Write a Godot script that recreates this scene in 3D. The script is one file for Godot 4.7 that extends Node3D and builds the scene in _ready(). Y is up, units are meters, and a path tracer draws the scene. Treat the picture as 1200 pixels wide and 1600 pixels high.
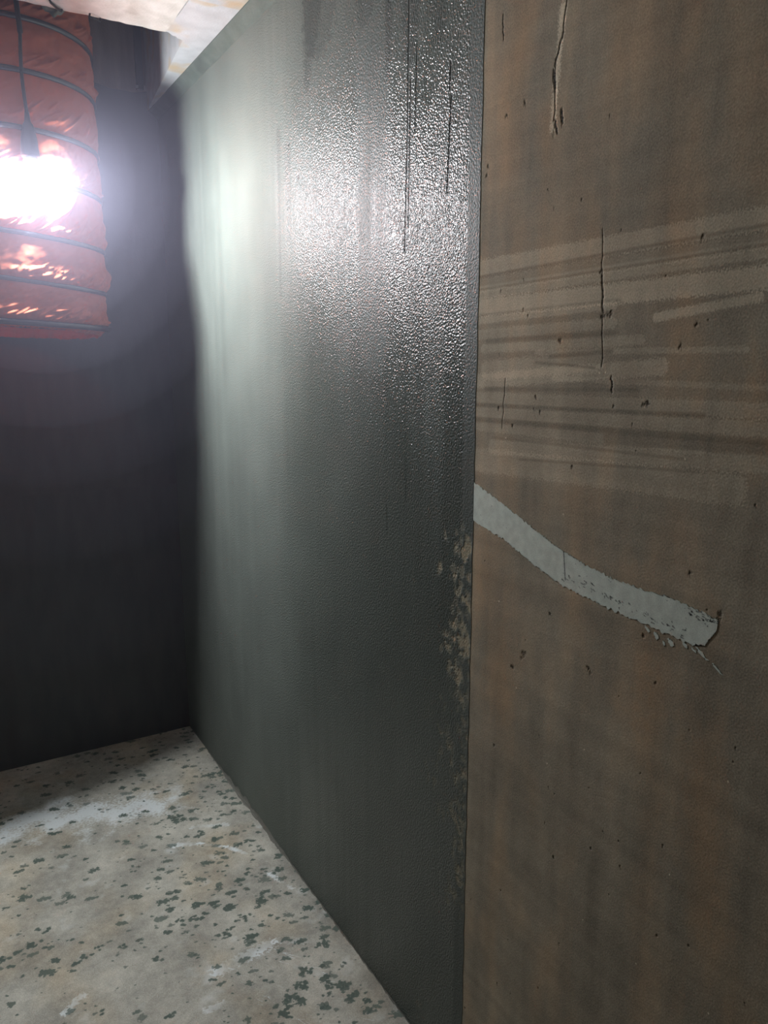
extends Node3D
# A concrete chamber half painted dark green: work lamp hanging in front of a red fabric air duct.
# x to the right (the long wall stands at x = WX), -z into the room, y up, metres.

const WX := 0.8          # face of the long right wall
const ZB := -2.90        # face of the back wall
const CH := 2.310        # ceiling height
const ZP := -1.045       # where the paint on the right wall ends
const EYE := 1.456
const LAMP := Vector3(0.2905, 1.918, -2.24)
const DUCT := Vector3(0.2270, 0.0, -2.5515)
const DR := 0.283

var rng := RandomNumberGenerator.new()

# ------------------------------------------------------------------ nodes
func tag(o: Node, label: String, category: String, group := "") -> void:
	o.set_meta("label", label)
	o.set_meta("category", category)
	if group != "":
		o.set_meta("group", group)

func put(called: String, mesh: Mesh, m: Material, parent: Node = self) -> MeshInstance3D:
	var o := MeshInstance3D.new()
	o.name = called
	o.mesh = mesh
	o.material_override = m
	o.cast_shadow = GeometryInstance3D.SHADOW_CASTING_SETTING_ON
	parent.add_child(o, true)
	return o

func structure(called: String, mesh: Mesh, m: Material) -> MeshInstance3D:
	var o := put(called, mesh, m)
	o.set_meta("kind", "structure")
	return o

# ------------------------------------------------------------------ shapes
func facing(st: SurfaceTool, p: Array, uv: Array, n: Vector3) -> void:
	var flip: bool = (p[1] - p[0]).cross(p[2] - p[0]).dot(n) > 0.0
	for k in ([0, 2, 1] if flip else [0, 1, 2]):
		st.set_normal(n)
		st.set_uv(uv[k])
		st.add_vertex(p[k])

# outline (a, b) pushed from c0 to c1 along the axis; axis 0: (a, b) = (z, y), 1: (x, z), 2: (x, y)
func at3(a: float, b: float, c: float, axis: int) -> Vector3:
	return Vector3(c, b, a) if axis == 0 else Vector3(a, c, b) if axis == 1 else Vector3(a, b, c)

func prism(outline: PackedVector2Array, c0: float, c1: float, axis: int, bevel := 0.0) -> ArrayMesh:
	var st := SurfaceTool.new()
	st.begin(Mesh.PRIMITIVE_TRIANGLES)
	var tris := Geometry2D.triangulate_polygon(outline)
	var up := at3(0, 0, 1, axis)
	var inner := outline
	if bevel > 0.0:   # both caps keep their outline smaller by the bevel
		var small := Geometry2D.offset_polygon(outline, -bevel)
		if small.size() == 1:
			inner = small[0]
			tris = Geometry2D.triangulate_polygon(inner)
	var sgn := signf(c1 - c0)
	for k in range(0, tris.size(), 3):
		var q := [inner[tris[k]], inner[tris[k + 1]], inner[tris[k + 2]]]
		for e in [[c0, -1.0], [c1, 1.0]]:
			var p := []
			for v in q:
				p.append(at3(v.x, v.y, e[0], axis))
			facing(st, p, q, up * (e[1] * sgn))
	var turn := -1.0 if Geometry2D.is_polygon_clockwise(outline) else 1.0
	for k in outline.size():
		var a := outline[k]
		var b := outline[(k + 1) % outline.size()]
		var d := (b - a).normalized()
		var n2 := Vector2(d.y, -d.x) * turn
		var n := at3(n2.x, n2.y, 0, axis)
		var w := absf(c1 - c0)
		var s := [at3(a.x, a.y, c0, axis), at3(b.x, b.y, c0, axis), at3(b.x, b.y, c1, axis), at3(a.x, a.y, c1, axis)]
		var t := [a, b, b + n2 * w, a + n2 * w]
		facing(st, [s[0], s[1], s[2]], [t[0], t[1], t[2]], n)
		facing(st, [s[0], s[2], s[3]], [t[0], t[2], t[3]], n)
	return st.commit()

func rect(a0: float, b0: float, a1: float, b1: float) -> PackedVector2Array:
	return PackedVector2Array([Vector2(a0, b0), Vector2(a1, b0), Vector2(a1, b1), Vector2(a0, b1)])

# a grid of points (rows of equal length) into a smooth mesh
func sheet(rows: Array, smooth := true) -> ArrayMesh:
	var st := SurfaceTool.new()
	st.begin(Mesh.PRIMITIVE_TRIANGLES)
	if not smooth:
		st.set_smooth_group(-1)
	var n: int = rows[0].size()
	for j in rows.size():
		for i in n:
			st.set_uv(Vector2(float(i) / (n - 1), float(j) / (rows.size() - 1)))
			st.add_vertex(rows[j][i])
	for j in rows.size() - 1:
		for i in n - 1:
			var a := j * n + i
			for k in [a, a + 1, a + n, a + 1, a + n + 1, a + n]:
				st.add_index(k)
	st.generate_normals()
	return st.commit()

func lathe(profile: Array, sides := 32) -> ArrayMesh:   # (radius, height) from bottom to top
	var rows := []
	for p in profile:
		var row := []
		for i in sides + 1:
			var a := TAU * i / sides
			row.append(Vector3(p[0] * sin(a), p[1], p[0] * cos(a)))
		rows.append(row)
	rows.reverse()
	return sheet(rows)

func tube(path: Array, r: float, sides := 10, closed := false, r2 := -1.0) -> ArrayMesh:
	var rows := []
	var n := path.size()
	for k in n + (1 if closed else 0):
		var p: Vector3 = path[k % n]
		var before: Vector3 = path[(k - 1 + n) % n] if closed or k > 0 else path[0]
		var after: Vector3 = path[(k + 1) % n] if closed or k < n - 1 else path[n - 1]
		var d := (after - before).normalized()
		var side := d.cross(Vector3.UP if absf(d.y) < 0.9 else Vector3.RIGHT).normalized()
		var up := side.cross(d).normalized()
		var rr := r if r2 < 0.0 else lerpf(r, r2, float(k) / (n - 1))
		var row := []
		for i in sides + 1:
			var a := -TAU * i / sides
			row.append(p + (side * cos(a) + up * sin(a)) * rr)
		rows.append(row)
	if not closed:
		var first := []
		var last := []
		for i in sides + 1:
			first.append(path[0])
			last.append(path[n - 1])
		rows.push_front(first)
		rows.push_back(last)
	return sheet(rows)

# ------------------------------------------------------------------ textures
func field(w: int, h: int, sw: int, sh: int, freq: float, sd: int, octaves := 3, kind := FastNoiseLite.TYPE_SIMPLEX_SMOOTH) -> PackedByteArray:
	var n := FastNoiseLite.new()
	n.noise_type = kind
	n.seed = sd
	n.frequency = freq
	n.fractal_octaves = octaves
	if octaves == 1:
		n.fractal_type = FastNoiseLite.FRACTAL_NONE
	var im := n.get_image(sw, sh, false, false, true)
	im.convert(Image.FORMAT_L8)
	if sw != w or sh != h:
		im.resize(w, h, Image.INTERPOLATE_CUBIC)
	return im.get_data()

func texture(w: int, h: int, format: int, bytes: PackedByteArray) -> ImageTexture:
	return ImageTexture.create_from_image(Image.create_from_data(w, h, false, format, bytes))

func filled(n: int, v := 0.0) -> PackedFloat32Array:
	var a := PackedFloat32Array()
	a.resize(n)
	a.fill(v)
	return a

# add a soft ragged stroke from p to q (pixels, half widths wa..wb) to an array
func stroke(a: PackedFloat32Array, w: int, h: int, rag: PackedByteArray, p: Vector2, q: Vector2, wa: float, wb: float, amount: float, ragged := 0.6, soft := 1.5) -> void:
	var m := maxf(wa, wb) * (1.0 + ragged) + soft + 1.0
	var x0 := maxi(0, int(minf(p.x, q.x) - m))
	var x1 := mini(w - 1, int(maxf(p.x, q.x) + m))
	var y0 := maxi(0, int(minf(p.y, q.y) - m))
	var y1 := mini(h - 1, int(maxf(p.y, q.y) + m))
	var d := q - p
	var l2 := maxf(d.length_squared(), 0.01)
	for y in range(y0, y1 + 1):
		for x in range(x0, x1 + 1):
			var v := Vector2(x - p.x, y - p.y)
			var t := clampf(v.dot(d) / l2, 0.0, 1.0)
			var dist := (v - d * t).length()
			var r := lerpf(wa, wb, t) * (1.0 + ragged * (rag[y * w + x] / 127.5 - 1.0))
			var k := clampf((r - dist) / soft + 0.5, 0.0, 1.0)
			if k > 0.0:
				a[y * w + x] += amount * k

func mat(c: Color, rough: float, spec := 0.5) -> StandardMaterial3D:
	var m := StandardMaterial3D.new()
	m.albedo_color = c
	m.roughness = rough
	m.metallic_specular = spec
	return m

func mapped(m: StandardMaterial3D, tex: Texture2D, h: Texture2D, relief: float, scale: Vector2, offset: Vector2) -> void:
	m.albedo_color = Color.WHITE
	m.albedo_texture = tex
	m.uv1_scale = Vector3(scale.x, scale.y, 1)
	m.uv1_offset = Vector3(offset.x, offset.y, 0)
	if h:
		m.heightmap_enabled = true
		m.heightmap_texture = h
		m.heightmap_scale = relief

# bare concrete of the right wall: z from ZP on (1 m), y from 0 to CH
func bake_concrete() -> StandardMaterial3D:
	var w := 1024
	var h := 2048
	var kx := 1024.0
	var ky := h / CH
	var blot := field(w, h, 128, 128, 0.03, 3, 4)      # broad vertical clouds
	var rust := field(w, h, 160, 96, 0.035, 7, 3)
	var grain := field(w, h, w, h, 0.35, 11, 2)
	var mid := field(w, h, 512, 1024, 0.09, 13, 4)
	var rows := field(w, h, 6, 512, 0.11, 17, 3)
	var upright := field(w, h, 384, 20, 0.05, 19, 4)
	var patchy := field(w, h, 256, 192, 0.045, 20, 4)        # horizontal trowel streaks
	var tone := filled(w * h)
	var deep := filled(w * h)
	var red := filled(w * h)
	var wet := func(d: float, y: float) -> Vector2: return Vector2((-d - ZP) * kx, (CH - y) * ky)
	# (depth, height) pairs measured along the wall: long pale trowel marks
	var marks := [
		[1.05, 1.605, 0.05, 1.612, 0.013, 0.085], [1.05, 1.582, 0.05, 1.600, 0.005, -0.05], [1.05, 1.578, 0.30, 1.590, 0.010, 0.08],
		[1.05, 1.564, 0.40, 1.575, 0.007, 0.07], [1.05, 1.543, 0.05, 1.549, 0.014, 0.12], [1.05, 1.523, 0.75, 1.530, 0.006, 0.08],
		[0.68, 1.511, 0.54, 1.526, 0.006, 0.12], [1.05, 1.500, 0.75, 1.507, 0.008, 0.06], [1.03, 1.477, 0.70, 1.484, 0.007, 0.06],
		[1.04, 1.425, 0.665, 1.450, 0.012, 0.08], [1.02, 1.442, 0.78, 1.456, 0.016, 0.06], [1.04, 1.397, 0.40, 1.404, 0.010, 0.06],
		[1.05, 1.372, 0.45, 1.384, 0.010, 0.06], [1.04, 1.350, 0.60, 1.353, 0.008, 0.05], [1.00, 1.318, 0.50, 1.345, 0.012, 0.05],
		[1.05, 1.292, 0.55, 1.310, 0.02, 0.06], [0.90, 1.470, 0.55, 1.470, 0.004, 0.06], [0.86, 1.432, 0.52, 1.428, 0.004, 0.05],
		[1.05, 1.592, 0.45, 1.603, 0.002, -0.09], [1.05, 1.571, 0.45, 1.582, 0.002, -0.09], [1.04, 1.531, 0.74, 1.536, 0.0025, -0.08],
		[1.02, 1.489, 0.74, 1.494, 0.003, -0.09], [0.87, 1.464, 0.75, 1.470, 0.003, -0.12], [1.02, 1.412, 0.70, 1.420, 0.003, -0.10],
		[1.05, 1.385, 0.60, 1.393, 0.003, -0.10], [1.05, 1.361, 0.45, 1.368, 0.004, -0.09], [1.0, 1.334, 0.62, 1.338, 0.002, -0.08],
		[0.93, 1.305, 0.60, 1.325, 0.002, -0.07], [0.75, 1.353, 0.50, 1.362, 0.008, -0.06], [0.9, 1.455, 0.78, 1.448, 0.002, -0.1]]
	for s in marks:
		stroke(tone, w, h, grain, wet.call(s[0], s[1]), wet.call(s[2], s[3]), s[4] * ky, s[4] * ky * 0.9, s[5], 0.35, 2.5)
	# rust runs
	for s in [[0.895, 1.80, 0.895, 1.50, 0.012, 0.9], [0.64, 1.10, 0.63, 0.40, 0.02, 0.7], [0.56, 1.14, 0.55, 0.75, 0.03, 0.8], [0.70, 1.15, 0.70, 1.02, 0.05, 0.45], [0.99, 1.14, 0.97, 0.90, 0.04, 0.6], [0.60, 1.50, 0.55, 1.36, 0.05, 0.5], [0.86, 1.50, 0.82, 1.47, 0.02, 0.7], [1.03, 1.95, 1.035, 1.25, 0.010, 0.55], [0.96, 1.9, 0.955, 1.65, 0.03, 0.4], [0.52, 1.42, 0.47, 1.35, 0.03, 0.6], [0.68, 1.68, 0.66, 1.60, 0.02, 0.4]]:
		stroke(red, w, h, mid, wet.call(s[0], s[1]), wet.call(s[2], s[3]), s[4] * ky, s[4] * ky * 1.1, s[5], 0.7, 40.0)
	# cracks and form joints
	for s in [[0.862, 1.96, 0.869, 1.898, 1.3], [0.869, 1.898, 0.882, 1.862, 1.8], [0.882, 1.862, 0.880, 1.79, 1.4], [0.880, 1.79, 0.872, 1.771, 1.8], [0.885, 1.855, 0.88, 1.83, 2.4], [0.866, 1.80, 0.863, 1.782, 2.4],
			[0.778, 1.63, 0.775, 1.578, 0.8], [0.775, 1.578, 0.770, 1.524, 1.7], [0.770, 1.516, 0.766, 1.450, 0.9], [0.748, 1.437, 0.746, 1.416, 1.2], [1.0, 1.965, 0.998, 1.93, 1.2], [0.97, 1.43, 0.975, 1.35, 0.7]]:
		var p: Vector2 = wet.call(s[0], s[1])
		var q: Vector2 = wet.call(s[2], s[3])
		var last := p
		for k in 6:   # a wavering line
			var next := p.lerp(q, (k + 1) / 6.0) + Vector2(rng.randf_range(-1.5, 1.5), 0)
			stroke(deep, w, h, grain, last, next, s[4], s[4], 1.0, 0.7, 1.4)
			stroke(tone, w, h, grain, last, next, s[4] * 0.6, s[4] * 0.6, -0.6, 0.9, 1.2)
			last = next
	stroke(tone, w, h, grain, wet.call(0.872, 1.93), wet.call(0.884, 1.78), 6, 5, 0.16, 0.9, 4.0)
	for k in 26:   # crumbled lip of the long crack
		var c: Vector2 = wet.call(lerpf(0.872, 0.884, k / 25.0) - 0.004, lerpf(1.95, 1.77, k / 25.0))
		stroke(deep, w, h, grain, c, c + Vector2(rng.randf_range(-5, 5), 3), rng.randf_range(1, 4), 1.5, rng.randf_range(-0.35, 0.5), 0.9, 1.5)
	# chips, pits and smudges
	for s in [[0.770, 1.517, 6.0], [0.757, 1.519, 5.0], [0.85, 1.487, 4.0], [0.903, 0.985, 8.0], [0.93, 0.955, 6.0], [0.76, 1.011, 6.0], [0.688, 1.401, 6.5], [0.555, 1.153, 7.0], [0.62, 1.60, 3.0], [0.64, 1.475, 3.0], [0.986, 1.823, 3.5], [0.945, 1.83, 3.0], [0.545, 1.76, 5.0], [0.62, 1.50, 2.5], [0.535, 1.93, 4.0], [0.60, 1.20, 3.0]]:
		for k in 4:
			var c: Vector2 = wet.call(s[0], s[1]) + Vector2(rng.randf_range(-1, 1), rng.randf_range(-1, 1)) * s[2] * 0.7
			stroke(tone, w, h, grain, c, c + Vector2(rng.randf_range(-4, 4), rng.randf_range(-6, 6)), s[2] * 0.35, 0.5, -0.30, 0.9, 2.0)
			stroke(deep, w, h, grain, c, c, s[2] * 0.35, 0.5, 0.8, 0.9, 2.0)
	for k in 150:
		var c := Vector2(rng.randf() * w, 200 + rng.randf() * (h - 300))
		var r := 0.8 + 2.0 * pow(rng.randf(), 3.0)
		stroke(tone, w, h, grain, c, c + Vector2(rng.randf_range(-2, 2), rng.randf_range(0, 4)), r, r * 0.5, -0.5, 0.7, 1.2)
		stroke(deep, w, h, grain, c, c, r, r, 0.9, 0.7, 1.2)
	for k in 40:   # pale specks
		var c := Vector2(rng.randf() * w, h * (0.3 + 0.5 * rng.randf()))
		stroke(tone, w, h, grain, c, c, 1.0, 1.0, 0.35, 0.5, 1.0)
	var col := PackedByteArray()
	col.resize(w * h * 3)
	var hgt := PackedByteArray()
	hgt.resize(w * h)
	for y in h:
		var up := 1.0 - smoothstep(600.0, 720.0, float(y))     # above the trowel marks the wall is browner
		for x in w:
			var i := y * w + x
			var b := blot[i] / 255.0
			var r := clampf((rust[i] / 255.0 - 0.45) * 0.7 + (patchy[i] / 255.0 - 0.5) * 0.9 + (upright[i] / 255.0 - 0.5) * 0.25 + red[i] * 0.55 + up * 0.25 - (3.0 if tone[i] > 0.0 else 1.0) * tone[i], 0.0, 1.0)
			var t := 1.0 + 0.12 * (b - 0.5) + 0.10 * (upright[i] / 255.0 - 0.5) + 0.20 * (patchy[i] / 255.0 - 0.5) + 0.06 * (mid[i] / 255.0 - 0.5) + 0.32 * (grain[i] / 255.0 - 0.5) + 0.10 * (rows[i] / 255.0 - 0.5) + tone[i] * (2.1 if tone[i] > 0.0 else 0.9)
			t = clampf(t, 0.08, 1.5)
			col[i * 3] = int(clampf(t * lerpf(150.0, 153.0, r), 0, 255))
			col[i * 3 + 1] = int(clampf(t * lerpf(140.0, 130.0, r), 0, 255))
			col[i * 3 + 2] = int(clampf(t * lerpf(122.0, 104.0, r), 0, 255))
			hgt[i] = int(clampf(200.0 + 34.0 * (grain[i] / 255.0 - 0.5) + 30.0 * (mid[i] / 255.0 - 0.5) - 150.0 * deep[i] + 60.0 * tone[i], 0, 255))
	var m := mat(Color.WHITE, 0.85, 0.35)
	mapped(m, texture(w, h, Image.FORMAT_RGB8, col), texture(w, h, Image.FORMAT_L8, hgt), 0.18, Vector2(1.0, -1.0 / CH), Vector2(-ZP, 1.0))
	return m

# the glossy green-grey paint of the right wall: z from ZB to ZP, y from 0 to CH
func bake_paint() -> StandardMaterial3D:
	var w := 1536
	var h := 1792
	var kx := w / (ZP - ZB)
	var ky := h / CH
	var grain := field(w, h, w, h, 0.25, 21, 2)
	var fine := field(w, h, w, h, 0.42, 22, 1)
	var broad := field(w, h, 128, 128, 0.05, 23, 4)
	var brush := field(w, h, 768, 24, 0.06, 25, 4)     # upright brush strokes
	var patch := field(w, h, 96, 64, 0.07, 27, 3)
	var wear := field(w, h, 768, 896, 0.11, 29, 3)
	var tone := filled(w * h)
	var deep := filled(w * h)
	var dull := filled(w * h)
	var bare := filled(w * h)
	var to := func(d: float, y: float) -> Vector2: return Vector2((-d - ZB) * kx, (CH - y) * ky)
	# damp runs from the top
	for s in [[1.60, 2.30, 1.62, 2.17, 0.10, 0.07, -0.10], [1.655, 2.20, 1.685, 2.06, 0.05, 0.012, -0.10], [1.42, 2.3, 1.42, 2.12, 0.08, 0.03, -0.08], [1.25, 2.25, 1.26, 2.0, 0.05, 0.02, -0.12], [1.17, 2.2, 1.17, 2.0, 0.06, 0.02, -0.10], [1.33, 2.15, 1.335, 1.98, 0.012, 0.008, -0.15], [1.85, 2.0, 1.86, 1.62, 0.012, 0.006, -0.08], [1.80, 1.95, 1.80, 1.75, 0.02, 0.01, -0.08]]:
		stroke(tone, w, h, wear, to.call(s[0], s[1]), to.call(s[2], s[3]), s[4] * kx, s[5] * kx, s[6], 0.35, 10.0)
	# fine upright lines left by the form boards
	for s in [[1.261, 2.12, 1.266, 1.80, 1.0], [1.266, 1.82, 1.272, 1.66, 1.8], [1.132, 1.94, 1.134, 1.90, 1.4], [1.129, 1.89, 1.137, 1.74, 1.5], [1.255, 1.95, 1.26, 1.7, 0.8], [1.36, 2.2, 1.362, 2.12, 1.3], [1.31, 2.25, 1.31, 2.17, 1.3], [1.235, 2.0, 1.24, 1.86, 0.7]]:
		stroke(deep, w, h, grain, to.call(s[0], s[1]), to.call(s[2], s[3]), s[4], s[4], 1.0, 0.4, 1.2)
		stroke(tone, w, h, grain, to.call(s[0], s[1]), to.call(s[2], s[3]), s[4], s[4], -0.4, 0.4, 1.2)
	for s in [[1.25, 2.08, 4.0], [1.79, 1.96, 2.5], [1.32, 1.70, 8.0], [1.74, 1.88, 5.0], [1.19, 1.62, 3.0]]:
		stroke(tone, w, h, grain, to.call(s[0], s[1]), to.call(s[0], s[1]), s[2], s[2], -0.3, 0.8, 2.0)
		stroke(deep, w, h, grain, to.call(s[0], s[1]), to.call(s[0], s[1]), s[2], s[2], 0.4, 0.8, 2.0)
	# a smoother, thinner strip beside the end of the paint
	stroke(dull, w, h, wear, to.call(1.048, 2.4), to.call(1.046, 0.0), 0.032 * kx, 0.030 * kx, 1.0, 0.12, 4.0)
	# one board with a flatter face in the shine
	stroke(dull, w, h, wear, to.call(1.40, 2.05), to.call(1.39, 1.50), 0.06 * kx, 0.06 * kx, 0.5, 0.35, 8.0)
	# places where the paint has not taken
	for k in 230:
		var d := 1.046 + 0.075 * absf(rng.randfn(0.0, 0.55))
		var y := rng.randf_range(0.40, 1.17)
		var thin := 0.8 if y > 0.85 else 0.45
		var p: Vector2 = to.call(d, y)
		stroke(bare, w, h, wear, p, p + Vector2(rng.randf_range(-4, 4), rng.randf_range(-12, 12)), rng.randf_range(2, 8), rng.randf_range(1, 6), thin * rng.randf_range(0.3, 0.8), 0.9, 4.0)
	stroke(bare, w, h, wear, to.call(1.08, 0.60), to.call(1.05, 0.54), 1.2, 1.2, 0.8, 0.5, 1.5)
	var col := PackedByteArray()
	col.resize(w * h * 3)
	var hgt := PackedByteArray()
	hgt.resize(w * h)
	var rgh := PackedByteArray()
	rgh.resize(w * h)
	for y in h:
		for x in w:
			var i := y * w + x
			var b := clampf(bare[i], 0.0, 1.0)
			var t := 1.0 + 0.10 * (broad[i] / 255.0 - 0.5) + 0.06 * (brush[i] / 255.0 - 0.5) + 0.10 * (grain[i] / 255.0 - 0.5) + tone[i] * 1.6
			t = clampf(t, 0.2, 1.6)
			var dry := 1.0 - smoothstep(0.50, 0.64, float(x) / w + 0.10 * (brush[i] / 255.0 - 0.5) + 0.05 * (patch[i] / 255.0 - 0.5))
			t *= lerpf(0.95, 1.20, 1.0 - smoothstep(0.42, 0.90, float(x) / w + 0.10 * (brush[i] / 255.0 - 0.5)))  # paint colour lightened towards the lamp end to raise its lit brightness
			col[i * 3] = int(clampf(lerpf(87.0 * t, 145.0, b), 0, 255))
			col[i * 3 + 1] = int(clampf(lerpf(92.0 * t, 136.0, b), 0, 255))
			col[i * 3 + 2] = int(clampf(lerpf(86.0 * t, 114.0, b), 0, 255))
			var flat := 1.0 - 0.45 * clampf(dull[i], 0.0, 1.0)
			hgt[i] = int(clampf(150.0 + flat * (1.0 - 0.55 * (1.0 - smoothstep(0.4, 0.66, float(x) / w))) * (95.0 * (grain[i] / 255.0 - 0.5) + 45.0 * (fine[i] / 255.0 - 0.5)) + 14.0 * (brush[i] / 255.0 - 0.5) - 120.0 * deep[i] - 60.0 * b, 0, 255))
			rgh[i] = int(clampf(98.0 - 12.0 * smoothstep(0.80, 0.90, float(x) / w) + 40.0 * (patch[i] / 255.0 - 0.5) + 30.0 * (brush[i] / 255.0 - 0.5) + 60.0 * dull[i] + 90.0 * dry + 140.0 * b, 40, 255))
	var m := mat(Color.WHITE, 1.0, 0.5)
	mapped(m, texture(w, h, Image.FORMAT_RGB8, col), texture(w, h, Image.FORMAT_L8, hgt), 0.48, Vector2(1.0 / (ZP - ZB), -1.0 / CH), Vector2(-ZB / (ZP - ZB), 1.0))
	m.metallic_specular = 0.46
	m.roughness_texture = texture(w, h, Image.FORMAT_L8, rgh)
	return m

# floor: x from -0.4 to WX, z from ZB to -1.0
func bake_floor() -> StandardMaterial3D:
	var w := 1024
	var h := 1792
	var fw := 1.2
	var fl := -1.0 - ZB
	var kx := w / fw
	var ky := h / fl
	var blot := field(w, h, 128, 192, 0.04, 31, 4)
	var tan_ := field(w, h, 96, 128, 0.05, 33, 3)
	var grain := field(w, h, w, h, 0.3, 35, 2)
	var mid := field(w, h, 512, 896, 0.06, 37, 4)
	var rag := field(w, h, w, h, 0.10, 41, 3)
	var white := field(w, h, 256, 448, 0.035, 39, 4)
	var tone := filled(w * h)
	var green := filled(w * h)
	var pale := filled(w * h)
	var to := func(x: float, d: float) -> Vector2: return Vector2((x + 0.4) * kx, (-d - ZB) * ky)
	# drips of wall paint: many small, some run together
	for k in 2600:
		var x := rng.randf_range(-0.4, 0.8)
		var d := rng.randf_range(1.0, 2.95)
		if rng.randf() > 0.40 + 0.6 * smoothstep(0.1, 0.7, x):
			continue
		var r := 0.0018 + 0.010 * pow(rng.randf(), 3.0)
		var p: Vector2 = to.call(x, d)
		var turn := rng.randf_range(-0.5, 0.5) + 0.4
		var run := Vector2(cos(turn), sin(turn)) * r * kx * rng.randf_range(0.2, 2.2)
		stroke(green, w, h, rag, p, p + run, r * kx, r * kx * rng.randf_range(0.3, 0.9), rng.randf_range(0.6, 1.0), 0.95, 2.0)
	# the larger splashes; x, depth, reach
	for s in [[0.588, 2.278, 0.030], [0.577, 2.30, 0.022], [0.09, 1.93, 0.03], [0.13, 1.97, 0.018], [0.19, 1.80, 0.022], [0.24, 1.83, 0.012], [0.03, 1.90, 0.02], [0.56, 1.80, 0.025], [0.62, 1.86, 0.025], [0.66, 1.90, 0.022], [0.68, 1.78, 0.02], [0.72, 2.05, 0.018], [0.75, 1.88, 0.018], [0.50, 1.80, 0.02], [0.53, 1.71, 0.018], [0.60, 1.74, 0.016], [0.62, 1.45, 0.03], [0.66, 1.48, 0.025], [0.69, 1.42, 0.025], [0.57, 1.42, 0.022], [0.72, 1.36, 0.02], [0.74, 1.55, 0.018], [0.36, 1.72, 0.016], [0.30, 1.80, 0.012], [0.43, 1.88, 0.018], [0.45, 1.82, 0.016], [0.73, 2.42, 0.018], [0.785, 2.50, 0.03], [0.35, 1.53, 0.012], [0.21, 1.62, 0.010]]:
		for k in 5:
			var p: Vector2 = to.call(s[0] + rng.randfn(0, s[2] * 0.5), s[1] + rng.randfn(0, s[2] * 0.5))
			var r: float = s[2] * kx * rng.randf_range(0.18, 0.42)
			stroke(green, w, h, rag, p, p + Vector2(rng.randf_range(-1, 1), rng.randf_range(-1, 1)) * r, r, r * 0.6, 0.9, 0.9, 2.5)
	# white salts
	for s in [[0.592, 2.119, 0.66, 2.06, 0.006], [0.66, 2.06, 0.738, 1.935, 0.007], [0.724, 1.876, 0.754, 1.784, 0.007], [0.52, 2.15, 0.60, 2.12, 0.012], [0.60, 2.21, 0.70, 2.17, 0.010], [0.48, 1.60, 0.62, 1.62, 0.018], [0.64, 1.62, 0.76, 1.55, 0.012], [0.42, 1.5, 0.46, 1.5, 0.010], [0.14, 1.66, 0.18, 1.69, 0.010]]:
		stroke(pale, w, h, rag, to.call(s[0], s[1]), to.call(s[2], s[3]), s[4] * kx, s[4] * kx, 0.8, 0.9, 5.0)
	for s in [[0.10, 2.46, 0.45, 2.40, 0.07], [0.40, 2.46, 0.60, 2.40, 0.06], [0.02, 2.52, 0.30, 2.52, 0.06]]:  # broad salts, their white strengthened to brighten the floor before the duct's shadow
		stroke(pale, w, h, rag, to.call(s[0], s[1]), to.call(s[2], s[3]), s[4] * kx, s[4] * kx, 0.9, 0.6, 110.0)
	# scrapes that cross near the wall
	for k in 90:
		var p: Vector2 = to.call(rng.randf_range(0.50, 0.72), rng.randf_range(1.2, 1.6))
		stroke(pale, w, h, grain, p, p + Vector2(rng.randf_range(5, 22), rng.randf_range(8, 26)), 1.0, 0.6, rng.randf_range(0.3, 0.9), 0.5, 1.2)
	for k in 260:
		var p := Vector2(rng.randf() * w, rng.randf() * h)
		stroke(tone, w, h, grain, p, p, rng.randf_range(0.8, 1.8), 0.8, rng.randf_range(-0.5, 0.2), 0.5, 1.2)
	# floor slightly darker along the foot of the wall
	stroke(tone, w, h, mid, to.call(0.80, 2.6), to.call(0.80, 1.0), 0.018 * kx, 0.03 * kx, -0.10, 0.9, 14.0)
	var col := PackedByteArray()
	col.resize(w * h * 3)
	var hgt := PackedByteArray()
	hgt.resize(w * h)
	for y in h:
		for x in w:
			var i := y * w + x
			var t := 1.0 + 0.26 * (blot[i] / 255.0 - 0.5) + 0.14 * (mid[i] / 255.0 - 0.5) + 0.10 * (rag[i] / 255.0 - 0.5) + 0.24 * (grain[i] / 255.0 - 0.5) + tone[i]
			var y_ := clampf((tan_[i] / 255.0 - 0.42) * 1.8, 0.0, 1.0)
			var g := clampf(green[i], 0.0, 1.0) * 0.92
			var p := clampf(pale[i] + (white[i] / 255.0 - 0.72) * 2.0, 0.0, 0.9)
			col[i * 3] = int(clampf(lerpf(lerpf(lerpf(170.0, 172.0, y_) * t, 218.0, p), 78.0, g), 0, 255))
			col[i * 3 + 1] = int(clampf(lerpf(lerpf(lerpf(167.0, 161.0, y_) * t, 224.0, p), 90.0, g), 0, 255))
			col[i * 3 + 2] = int(clampf(lerpf(lerpf(lerpf(155.0, 140.0, y_) * t, 223.0, p), 82.0, g), 0, 255))
			hgt[i] = int(clampf(128.0 + 60.0 * (grain[i] / 255.0 - 0.5) + 90.0 * (mid[i] / 255.0 - 0.5) + 30.0 * g + 20.0 * p, 0, 255))
	var m := mat(Color.WHITE, 0.8, 0.4)
	mapped(m, texture(w, h, Image.FORMAT_RGB8, col), texture(w, h, Image.FORMAT_L8, hgt), 0.25, Vector2(1.0 / fw, 1.0 / fl), Vector2(0.4 / fw, -ZB / fl))
	return m

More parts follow.
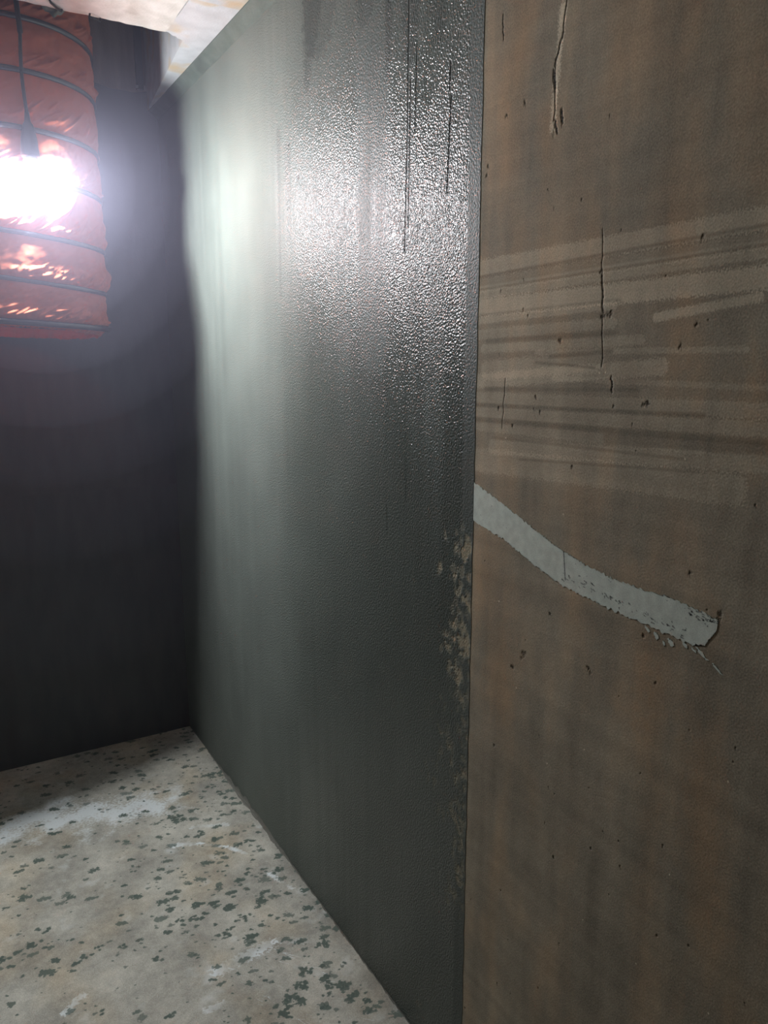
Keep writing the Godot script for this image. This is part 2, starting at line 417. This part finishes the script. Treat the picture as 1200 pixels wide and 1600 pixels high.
# plain rough surfaces, one metre to the repeat
func bake_rough(sd: int, dark: Color, light: Color, spot: Color, share: float, relief: float, rough: float, stretch := 1) -> StandardMaterial3D:
	var w := 512
	var a := field(w, w, w, maxi(16, w / stretch), 0.03, sd, 5)
	var b := field(w, w, 128, maxi(16, 128 / stretch), 0.05, sd + 1, 3)
	var g := field(w, w, w, w, 0.3, sd + 2, 2)
	var col := PackedByteArray()
	col.resize(w * w * 3)
	var hgt := PackedByteArray()
	hgt.resize(w * w)
	for i in w * w:
		var c := dark.lerp(light, clampf(a[i] / 255.0 * 0.8 + g[i] / 255.0 * 0.3 - 0.05, 0.0, 1.0))
		c = c.lerp(spot, clampf((b[i] / 255.0 - 1.0 + share) * 3.0, 0.0, 1.0))
		col[i * 3] = int(c.r * 255)
		col[i * 3 + 1] = int(c.g * 255)
		col[i * 3 + 2] = int(c.b * 255)
		hgt[i] = int(clampf(128.0 + 110.0 * (a[i] / 255.0 - 0.5) + 60.0 * (g[i] / 255.0 - 0.5), 0, 255))
	var m := mat(Color.WHITE, rough, 0.4)
	mapped(m, texture(w, w, Image.FORMAT_RGB8, col), texture(w, w, Image.FORMAT_L8, hgt), relief, Vector2(1, 1), Vector2.ZERO)
	return m

# the filler: z from ZP (0.51 m), y from 1.08 up (0.19 m)
func bake_filler() -> StandardMaterial3D:
	var w := 768
	var h := 286
	var grain := field(w, h, w, h, 0.3, 111, 2)
	var mid := field(w, h, w, h, 0.03, 112, 4)
	var tone := filled(w * h)
	var to := func(d: float, y: float) -> Vector2: return Vector2((-d - ZP) / 0.51 * w, (1.27 - y) / 0.19 * h)
	stroke(tone, w, h, grain, to.call(0.823, 1.184), to.call(0.816, 1.136), 1.1, 1.3, -0.65, 0.9, 1.0)
	for k in 60:
		var t := rng.randf()
		var p: Vector2 = to.call(lerpf(0.82, 0.60, t) + rng.randfn(0, 0.004), lerpf(1.142, 1.118, t) + rng.randfn(0, 0.004))
		stroke(tone, w, h, grain, p, p + Vector2(rng.randf_range(0, 8), rng.randf_range(0, 4)), rng.randf_range(0.5, 1.6), 0.6, -0.5, 0.9, 1.0)
	for k in 50:
		var p: Vector2 = to.call(lerpf(0.60, 0.556, rng.randf()), 1.149 + rng.randfn(0, 0.004))
		stroke(tone, w, h, grain, p, p + Vector2(rng.randf_range(0, 6), 1), rng.randf_range(0.5, 1.8), 0.6, -0.5, 0.9, 1.0)
	for k in 70:
		var p := Vector2(rng.randf() * w, rng.randf() * h)
		stroke(tone, w, h, grain, p, p + Vector2(rng.randf_range(-3, 3), rng.randf_range(-3, 3)), rng.randf_range(0.4, 1.0), 0.4, -0.35, 0.9, 1.0)
	var col := PackedByteArray()
	col.resize(w * h * 3)
	for i in w * h:
		var t := clampf(1.0 + 0.14 * (grain[i] / 255.0 - 0.5) + 0.12 * (mid[i] / 255.0 - 0.5) + tone[i], 0.1, 1.2)
		col[i * 3] = int(clampf(200.0 * t, 0, 255))
		col[i * 3 + 1] = int(clampf(207.0 * t, 0, 255))
		col[i * 3 + 2] = int(clampf(196.0 * t, 0, 255))
	var m := mat(Color.WHITE, 0.8, 0.4)
	mapped(m, texture(w, h, Image.FORMAT_RGB8, col), null, 0.0, Vector2(1.0 / 0.51, -1.0 / 0.19), Vector2(-ZP / 0.51, 1.27 / 0.19))
	return m

# ------------------------------------------------------------------ the duct
var hoop_y := [1.569, 1.686, 1.801, 1.921, 2.038, 2.164, 2.283, 2.400, 2.520]
var hoop_tilt := [0.055, 0.11, 0.10, 0.02, 0.0, -0.05, -0.07, -0.05, 0.0]

# below the lamp the duct leans back a little
func lean(y: float) -> float:
	return -maxf(0.0, 1.800 - y) * 0.17

func hoop_height(k: int, a: float) -> float:   # a is the angle round the duct, 0 towards +z
	return hoop_y[k] - hoop_tilt[k] * DR * (0.86 * sin(a) + 0.51 * cos(a))

func dent(p: Vector3) -> float:   # the lamp leans on the cloth and presses it in a little
	return 0.005 * exp(-p.distance_squared_to(LAMP - Vector3(DUCT.x, 0.0, DUCT.z)) / 0.0049)

func fabric_duct() -> void:
	var o := Node3D.new()
	o.name = "fabric_air_duct"
	o.position = Vector3(DUCT.x, hoop_y[0] - 0.04, DUCT.z)
	add_child(o, true)
	tag(o, "wide rust-red fabric air duct with black spiral hoops hanging behind the lit bulb", "air duct")
	var base := Vector3(0, o.position.y, 0)
	var cloth := mat(Color(0.64, 0.345, 0.24), 0.75, 0.3)
	cloth.backlight_enabled = true
	cloth.backlight = Color(0.46, 0.13, 0.06)
	cloth.rim_enabled = true
	cloth.rim = 0.25
	cloth.rim_tint = 0.6
	var wrinkle := FastNoiseLite.new()
	wrinkle.seed = 5
	wrinkle.frequency = 1.0
	wrinkle.fractal_octaves = 3
	var n := 560
	var rows := []
	var bands := hoop_y.size() - 1
	var front := 0.35     # the side that faces the lamp
	for k in range(bands - 1, -1, -1):
		# creases of this band: start angle, start height, end angle, end height, width, lift
		var folds := []
		for f in (44 if k <= 2 else 26):
			var a0 := front + rng.randfn(-0.12, 0.50)
			var v0 := absf(rng.randfn(0.0, 0.16))
			var reach := rng.randf_range(0.06, 0.34)
			folds.append([a0 * DR, v0, (a0 + reach) * DR, v0 + reach * rng.randf_range(0.6, 1.9), rng.randf_range(0.006, 0.018), rng.randf_range(0.003, 0.010)])
		var steps := 34
		for j in (steps + 1 if k == 0 else steps):
			var v := 1.0 - float(j) / steps
			var row := []
			for i in n + 1:
				var a := -PI + TAU * i / n
				var y0 := hoop_height(k, a)
				var y1 := hoop_height(k + 1, a)
				var s := a * DR
				var bulge := 0.005 * sin(PI * v) + 0.003 * sin(PI * minf(1.0, v * 2.2))
				var low_band := 1.0 if k <= 2 else 0.0
				bulge += low_band * 0.004 * exp(-pow((v - 0.12) / 0.10, 2.0)) * (0.6 + 0.9 * wrinkle.get_noise_2d(s * 14.0, k * 3.0))
				var lift := 0.0
				for f in folds:
					var ds: float = s - f[0]
					if ds < -0.02 or s > f[2] + 0.02:
						continue
					var L: float = f[2] - f[0]
					var t := clampf(ds / L, 0.0, 1.0)
					var off: float = (v - lerpf(f[1], f[3], t)) * 0.123
					var width: float = f[4] * (1.15 - t) * (1.0 + 0.5 * low_band)
					var hump := maxf(0.0, 1.0 - absf(off) / width)
					if off > 0.0:
						hump = maxf(0.0, 1.0 - off / (width * 0.6))
					lift = maxf(lift, f[5] * (1.0 + 0.7 * low_band) * hump * sin(PI * (0.12 + 0.88 * t)))
				var calm := minf(1.0, minf(v, 1.0 - v) * 9.0)
				var w := wrinkle.get_noise_3d(s * 9.0 - v * 1.2, v * 1.6 + k * 7.0, 0.0) * 0.006 + wrinkle.get_noise_3d(s * 30.0, v * 3.0 + k * 5.0, 4.0) * 0.0018
				var r := DR + bulge + (lift + w) * calm
				r -= dent(Vector3(r * sin(a), lerpf(y0, y1, v), r * cos(a)))
				row.append(Vector3(r * sin(a), lerpf(y0, y1, v), r * cos(a) + lean(lerpf(y0, y1, v))) - base)
			rows.append(row)
	put("fabric_sleeve", sheet(rows), cloth, o)
	# the loose hem below the last hoop, turned in and torn
	var hem := []
	for j in 13:
		var t := j / 12.0
		var row := []
		for i in n + 1:
			var a := -PI + TAU * i / n
			var long := 0.026 - 0.014 * cos(a - 0.1) + 0.006 * wrinkle.get_noise_1d(a * 3.0) + 0.004 * wrinkle.get_noise_1d(a * 45.0 + 9.0)
			var r := DR - 0.004 * t - 0.016 * t * t + 0.006 * wrinkle.get_noise_2d(a * 5.0, t * 1.5) * t
			row.append(Vector3(r * sin(a), hoop_height(0, a) - long * t, r * cos(a) + lean(hoop_height(0, a))) - base)
		hem.append(row)
	var frayed := put("frayed_hem", sheet(hem), cloth, o)
	frayed.set_meta("label", "torn fabric hem below the lowest hoop")
	# the hoops: round wire in a black casing
	var black := mat(Color(0.13, 0.13, 0.145), 0.33, 0.7)
	for k in hoop_y.size():
		var path := []
		for i in 96:
			var a := TAU * i / 96.0
			var r := DR + (0.004 if k == 0 else 0.0) - dent(Vector3(DR * sin(a), hoop_height(k, a), DR * cos(a)))
			path.append(Vector3(r * sin(a), hoop_height(k, a), r * cos(a) + lean(hoop_height(k, a))) - base)
		put("wire_hoop", tube(path, 0.0072 if k > 0 else 0.009, 10, true), black, o)

# ------------------------------------------------------------------ the lamp
func work_lamp() -> void:
	var o := Node3D.new()
	o.name = "work_lamp"
	o.position = LAMP
	add_child(o, true)
	tag(o, "glowing round bulb in a black holder hanging on its cable before the red duct", "lamp")
	var glow := mat(Color(0.95, 0.96, 1.0), 0.5)
	glow.emission_enabled = true
	glow.emission = Color(0.93, 0.96, 1.0)
	glow.emission_energy_multiplier = 5.0
	var dome := []
	for k in 19:
		var a := PI * k / 18.0 * 0.56
		dome.append([0.0205 * sin(a), -0.030 * cos(a)])
	put("bulb", lathe(dome, 40), glow, o)
	var black := mat(Color(0.045, 0.045, 0.05), 0.5)
	put("lamp_base", lathe([[0.0, 0.0058], [0.0200, 0.0058], [0.0208, 0.0068], [0.0208, 0.012], [0.0200, 0.026], [0.0180, 0.036], [0.0170, 0.048], [0.0, 0.048]], 40), mat(Color(0.8, 0.8, 0.8), 0.5), o)
	put("lamp_holder", lathe([[0.0, 0.044], [0.0205, 0.044], [0.0222, 0.047], [0.0215, 0.062], [0.0205, 0.066], [0.0195, 0.084], [0.0155, 0.108], [0.0125, 0.120], [0.0075, 0.128], [0.0055, 0.150], [0.0, 0.152]], 32), black, o)
	var low := []
	var high := []
	for k in 21:
		var y := lerpf(0.146, 0.335, k / 20.0)
		low.append(Vector3(-0.004 * sin(PI * k / 20.0), y, -0.004 * sin(PI * k / 20.0)))
	for k in 31:
		var y := lerpf(0.330, 1.262, k / 30.0)
		high.append(Vector3(-0.004 * sin(k * 0.4), y, -0.002 * sin(k * 0.3)))
	put("cable", tube(low, 0.0042), black, o)
	put("cable", tube(high, 0.0062), black, o)
	var l := OmniLight3D.new()
	l.name = "bulb_light"
	l.light_color = Color(0.965, 0.98, 1.0)
	l.light_energy = 1.0
	l.light_size = 0.018
	l.omni_range = 12.0
	l.omni_attenuation = 2.0
	l.shadow_enabled = true
	o.add_child(l, true)

func _ready() -> void:
	rng.seed = 20240611
	# ---------------------------------------------------------------- camera, sky, exposure
	var cam := Camera3D.new()
	cam.name = "camera"
	cam.position = Vector3(0, EYE, 0)
	cam.rotation = Vector3(deg_to_rad(-11.08), deg_to_rad(-30.664), 0)
	cam.fov = 67.38
	cam.near = 0.02
	add_child(cam)
	var env := Environment.new()
	env.background_mode = Environment.BG_COLOR
	env.background_color = Color.BLACK
	env.tonemap_mode = Environment.TONE_MAPPER_LINEAR
	env.tonemap_exposure = 2.25
	env.sdfgi_enabled = true
	env.ssao_enabled = true
	env.ssil_enabled = true
	env.volumetric_fog_enabled = true
	env.volumetric_fog_density = 0.0
	env.volumetric_fog_albedo = Color(0.90, 0.89, 1.0)
	var we := WorldEnvironment.new()
	we.name = "environment"
	we.environment = env
	add_child(we)

	# ---------------------------------------------------------------- the room
	var concrete := bake_concrete()
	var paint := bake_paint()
	var ground := bake_floor()
	var dark_paint := bake_rough(60, Color(0.285, 0.295, 0.30), Color(0.345, 0.355, 0.355), Color(0.30, 0.29, 0.29), 0.3, 0.1, 0.6, 4)
	var beige := bake_rough(70, Color(0.74, 0.73, 0.69), Color(0.90, 0.89, 0.86), Color(0.62, 0.60, 0.55), 0.32, 0.35, 0.85)
	var pale := bake_rough(80, Color(0.72, 0.73, 0.73), Color(0.82, 0.83, 0.83), Color(0.78, 0.70, 0.58), 0.40, 0.25, 0.85)
	var brown := bake_rough(90, Color(0.46, 0.41, 0.37), Color(0.62, 0.55, 0.49), Color(0.50, 0.36, 0.28), 0.35, 0.3, 0.85, 6)

	structure("floor", prism(rect(-1.8, ZB - 0.2, WX + 0.2, 1.9), -0.2, 0.0, 1), ground)
	var wr := structure("wall_right", prism(rect(ZB - 0.2, 0.0, 1.9, CH + 0.02), WX + 0.2, WX, 0), concrete)
	var wb := structure("wall_back", prism(rect(-1.8, 0.0, WX + 0.2, 3.4), ZB - 0.2, ZB, 2), brown)
	structure("wall_left", prism(rect(ZB, 0.0, 1.9, 3.4), -1.8, -1.6, 0), dark_paint)
	structure("wall_front", prism(rect(-1.6, 0.0, WX, 3.4), 1.7, 1.9, 2), brown)

	# paint coats, a little proud of the concrete, with uneven ends
	var coat := PackedVector2Array([Vector2(ZB, 0.0)])
	for k in 81:
		coat.append(Vector2(ZP + rng.randf_range(-0.0012, 0.0012), lerpf(0.0, 2.285, k / 80.0)))
	for k in range(1, 41):
		coat.append(Vector2(lerpf(ZP, ZB, k / 40.0), 2.285 + rng.randf_range(-0.0015, 0.0015)))
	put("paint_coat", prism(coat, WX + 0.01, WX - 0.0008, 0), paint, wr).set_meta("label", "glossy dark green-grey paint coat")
	var top_paint := bake_rough(100, Color(0.32, 0.355, 0.325), Color(0.41, 0.44, 0.41), Color(0.30, 0.32, 0.30), 0.3, 0.2, 0.8, 1)
	var cove := PackedVector2Array([Vector2(WX + 0.01, 2.285), Vector2(WX, 2.285), Vector2(WX - 0.0008, 2.2865), Vector2(WX - 0.031, CH), Vector2(WX - 0.031, CH + 0.02), Vector2(WX + 0.01, CH + 0.02)])
	put("top_band", prism(cove, ZB, 1.7, 2), top_paint, wr).set_meta("label", "duller sloping band of paint under the ceiling")
	var bcoat := PackedVector2Array([Vector2(-1.6, 0.0), Vector2(WX, 0.0)])
	for k in 31:
		bcoat.append(Vector2(lerpf(WX, -1.6, k / 30.0), 2.37 + rng.randf_range(-0.012, 0.012)))
	put("paint_coat", prism(bcoat, ZB - 0.01, ZB + 0.002, 2), dark_paint, wb).set_meta("label", "dark paint coat of the back wall")

	# the pale filler stroke across the bare concrete
	var upper := [Vector2(1.046, 1.253), Vector2(0.96, 1.225), Vector2(0.90, 1.203), Vector2(0.837, 1.181), Vector2(0.78, 1.168), Vector2(0.722, 1.159), Vector2(0.67, 1.158), Vector2(0.625, 1.158), Vector2(0.572, 1.152), Vector2(0.556, 1.148)]
	var lower := [Vector2(0.557, 1.136), Vector2(0.563, 1.126), Vector2(0.573, 1.110), Vector2(0.591, 1.107), Vector2(0.662, 1.112), Vector2(0.73, 1.115), Vector2(0.82, 1.125), Vector2(0.88, 1.141), Vector2(0.957, 1.167), Vector2(1.046, 1.186)]
	var ring := PackedVector2Array()
	var edge := FastNoiseLite.new()
	edge.seed = 77
	edge.frequency = 130.0
	edge.fractal_octaves = 4
	for side in [upper, lower]:
		for k in side.size() - 1:
			for s in 26:
				var p: Vector2 = side[k].lerp(side[k + 1], s / 26.0)
				ring.append(Vector2(-p.x, p.y + 0.004 * edge.get_noise_2d(p.x, p.y * 3.0) + rng.randf_range(-0.0008, 0.0008)))
		ring.append(Vector2(-side[-1].x, side[-1].y))
	var filler := bake_filler()
	put("filler_stroke", prism(ring, WX + 0.004, WX - 0.0008, 0), filler, wr).set_meta("label", "pale grey filler stroke slanting across bare concrete")
	var chips := [[0.622, 1.100, 0.007, 0.004], [0.645, 1.101, 0.005, 0.005], [0.66, 1.106, 0.006, 0.003], [0.575, 1.100, 0.012, 0.003], [0.552, 1.088, 0.011, 0.0015], [0.60, 1.103, 0.006, 0.003], [0.587, 1.101, 0.005, 0.002], [0.632, 1.095, 0.003, 0.003]]
	for c in chips:
		var bit := PackedVector2Array()
		for k in 17:
			var a := TAU * k / 17.0
			bit.append(Vector2(-c[0] + cos(a) * c[2] * rng.randf_range(0.5, 0.95), c[1] + sin(a) * c[3] * rng.randf_range(0.45, 1.3) - cos(a) * c[2] * 0.45))
		put("filler_dab", prism(bit, WX + 0.004, WX - 0.0006, 0), filler, wr)

	# ceiling: the slab with the hatch cut from its far end, and the plaster strip along the wall
	var slab := PackedVector2Array([Vector2(-1.6, 1.7), Vector2(-1.6, ZB), Vector2(-0.45, ZB), Vector2(-0.45, -2.217)])
	for k in range(1, 56):
		slab.append(Vector2(lerpf(-0.45, 0.643, k / 55.0), -2.216 + rng.randf_range(-0.003, 0.003)))
	for k in range(1, 61):
		slab.append(Vector2(0.643 + rng.randf_range(-0.003, 0.003), lerpf(-2.216, 1.7, k / 60.0)))
	structure("ceiling", prism(slab, CH, 3.4, 1), beige)
	var strip := PackedVector2Array([Vector2(WX, 1.7), Vector2(0.645, 1.7), Vector2(0.645, -2.219)])
	for k in range(1, 8):
		strip.append(Vector2(lerpf(0.645, 0.700, k / 7.0), lerpf(-2.219, -2.255, k / 7.0) + rng.randf_range(-0.003, 0.003)))
	strip.append(Vector2(0.765, ZB))
	strip.append(Vector2(WX, ZB))
	structure("trim_1", prism(strip, CH + 0.003, 3.4, 1), pale)
	structure("ceiling_001", prism(rect(-1.8, ZB - 0.2, WX + 0.2, 1.9), 3.2, 3.4, 1), beige)
	# mortar squeezed out along the foot of the right wall
	var mortar := bake_rough(120, Color(0.42, 0.42, 0.39), Color(0.56, 0.55, 0.51), Color(0.33, 0.36, 0.33), 0.3, 0.3, 0.85)
	var wob := FastNoiseLite.new()
	wob.seed = 9
	wob.frequency = 5.0
	wob.fractal_octaves = 3
	var rows := []
	for j in 6:
		var row := []
		for i in 141:
			var d := lerpf(2.66, 1.0, i / 140.0)
			var big := smoothstep(2.60, 2.40, d) * (0.08 + 0.92 * smoothstep(1.75, 2.2, d))
			var up := maxf(0.002, 0.017 * big * (0.6 + 1.3 * wob.get_noise_1d(d * 2.0)))
			var outw := 0.007 * (0.4 + big) * (0.9 + 0.9 * wob.get_noise_1d(d * 2.5 + 40.0))
			var t := j / 5.0
			row.append(Vector3(WX - 0.001 - outw * pow(1.0 - t, 1.6), up * pow(t, 1.3) + 0.0006 * sin(i * 2.1 + j), -d))
		rows.append(row)
	structure("trim_2", sheet(rows), mortar)

	# ---------------------------------------------------------------- things
	fabric_duct()
	work_lamp()
	small_things()

	# nested fog shells added to stand in for lens glare about the lamp
	var glare_veil := Node3D.new()
	glare_veil.name = "glare_veil"
	glare_veil.position = LAMP
	glare_veil.set_meta("kind", "stuff")
	tag(glare_veil, "faint bluish fog shells added for the lens glare around the lit bulb", "glare_veil")
	add_child(glare_veil, true)
	for layer in [[0.25, 0.035], [0.34, 0.035], [0.45, 0.032], [0.58, 0.024], [0.72, 0.016], [0.9, 0.012], [1.15, 0.009], [1.5, 0.007]]:
		var puff := FogVolume.new()
		puff.name = "veil_layer"
		puff.shape = RenderingServer.FOG_VOLUME_SHAPE_ELLIPSOID
		puff.size = Vector3(2.0, 2.2, 2.0) * layer[0]
		var fm := FogMaterial.new()
		fm.density = layer[1]
		fm.albedo = Color(0.90, 0.89, 1.0)
		puff.material = fm
		puff.set_meta("kind", "stuff")
		glare_veil.add_child(puff, true)

func small_things() -> void:
	var iron := mat(Color(0.16, 0.14, 0.13), 0.7)
	var rusty := bake_rough(130, Color(0.26, 0.17, 0.12), Color(0.42, 0.28, 0.20), Color(0.5, 0.36, 0.28), 0.3, 0.2, 0.85, 4)
	# dark slit and rust streak of the back wall, built as raised strips
	var slit := Node3D.new()
	slit.name = "dark_slit"
	slit.position = Vector3(0.741, 2.372, ZB)
	add_child(slit, true)
	tag(slit, "dark upright slit with a rust streak on the back wall up in the hatch", "wall slit")
	put("strip", prism(rect(-0.011, 0.0, 0.011, 0.78), 0.002, 0.014, 2), iron, slit)
	put("rust_edge", prism(rect(0.013, 0.02, 0.036, 0.78), 0.0, 0.004, 2), rusty, slit)
	put("bolt", lathe([[0.0, -0.004], [0.006, -0.004], [0.006, 0.004], [0.0, 0.005]], 12), mat(Color(0.6, 0.6, 0.6), 0.4), slit).position = Vector3(-0.012, 0.006, 0.012)
	# bent tie wires sticking out of the slab edge
	var w1 := tube([Vector3(0.3514, CH + 0.004, -2.1715), Vector3(0.3571, CH - 0.003, -2.1811), Vector3(0.3725, CH - 0.006, -2.1965), Vector3(0.3840, CH - 0.006, -2.2080), Vector3(0.3878, CH + 0.002, -2.2138), Vector3(0.3859, CH + 0.006, -2.2080)], 0.0028, 8)
	tag(put("tie_wire", w1, iron), "longer bent tie wire lying along the slab edge above the grey-green rag", "wire")
	var w2 := tube([Vector3(0.4512, CH + 0.004, -2.2003), Vector3(0.4493, CH - 0.006, -2.2022), Vector3(0.4550, CH - 0.010, -2.1994), Vector3(0.4675, CH - 0.008, -2.2070), Vector3(0.4762, CH - 0.008, -2.2157), Vector3(0.4781, CH + 0.004, -2.2118)], 0.0024, 8)
	tag(put("tie_wire", w2, iron), "short looped tie wire at the slab edge above the duct's right side", "wire")
	var rag := []
	for j in 9:
		var row := []
		for i in 15:
			var t := i / 14.0
			var v := j / 8.0
			var drop := 0.022 * sin(PI * clampf(t * 1.05, 0, 1)) * (0.8 + 0.2 * sin(t * 17.0))
			row.append(Vector3(0.342 + 0.056 * t, CH + 0.002 - drop * v, -2.213 - 0.012 * v + 0.003 * sin(t * 9.0 + v * 4.0)))
		rag.append(row)
	tag(put("rag_scrap", sheet(rag), mat(Color(0.36, 0.39, 0.35), 0.8)), "grey-green scrap hanging from the slab edge in front of the duct", "scrap")
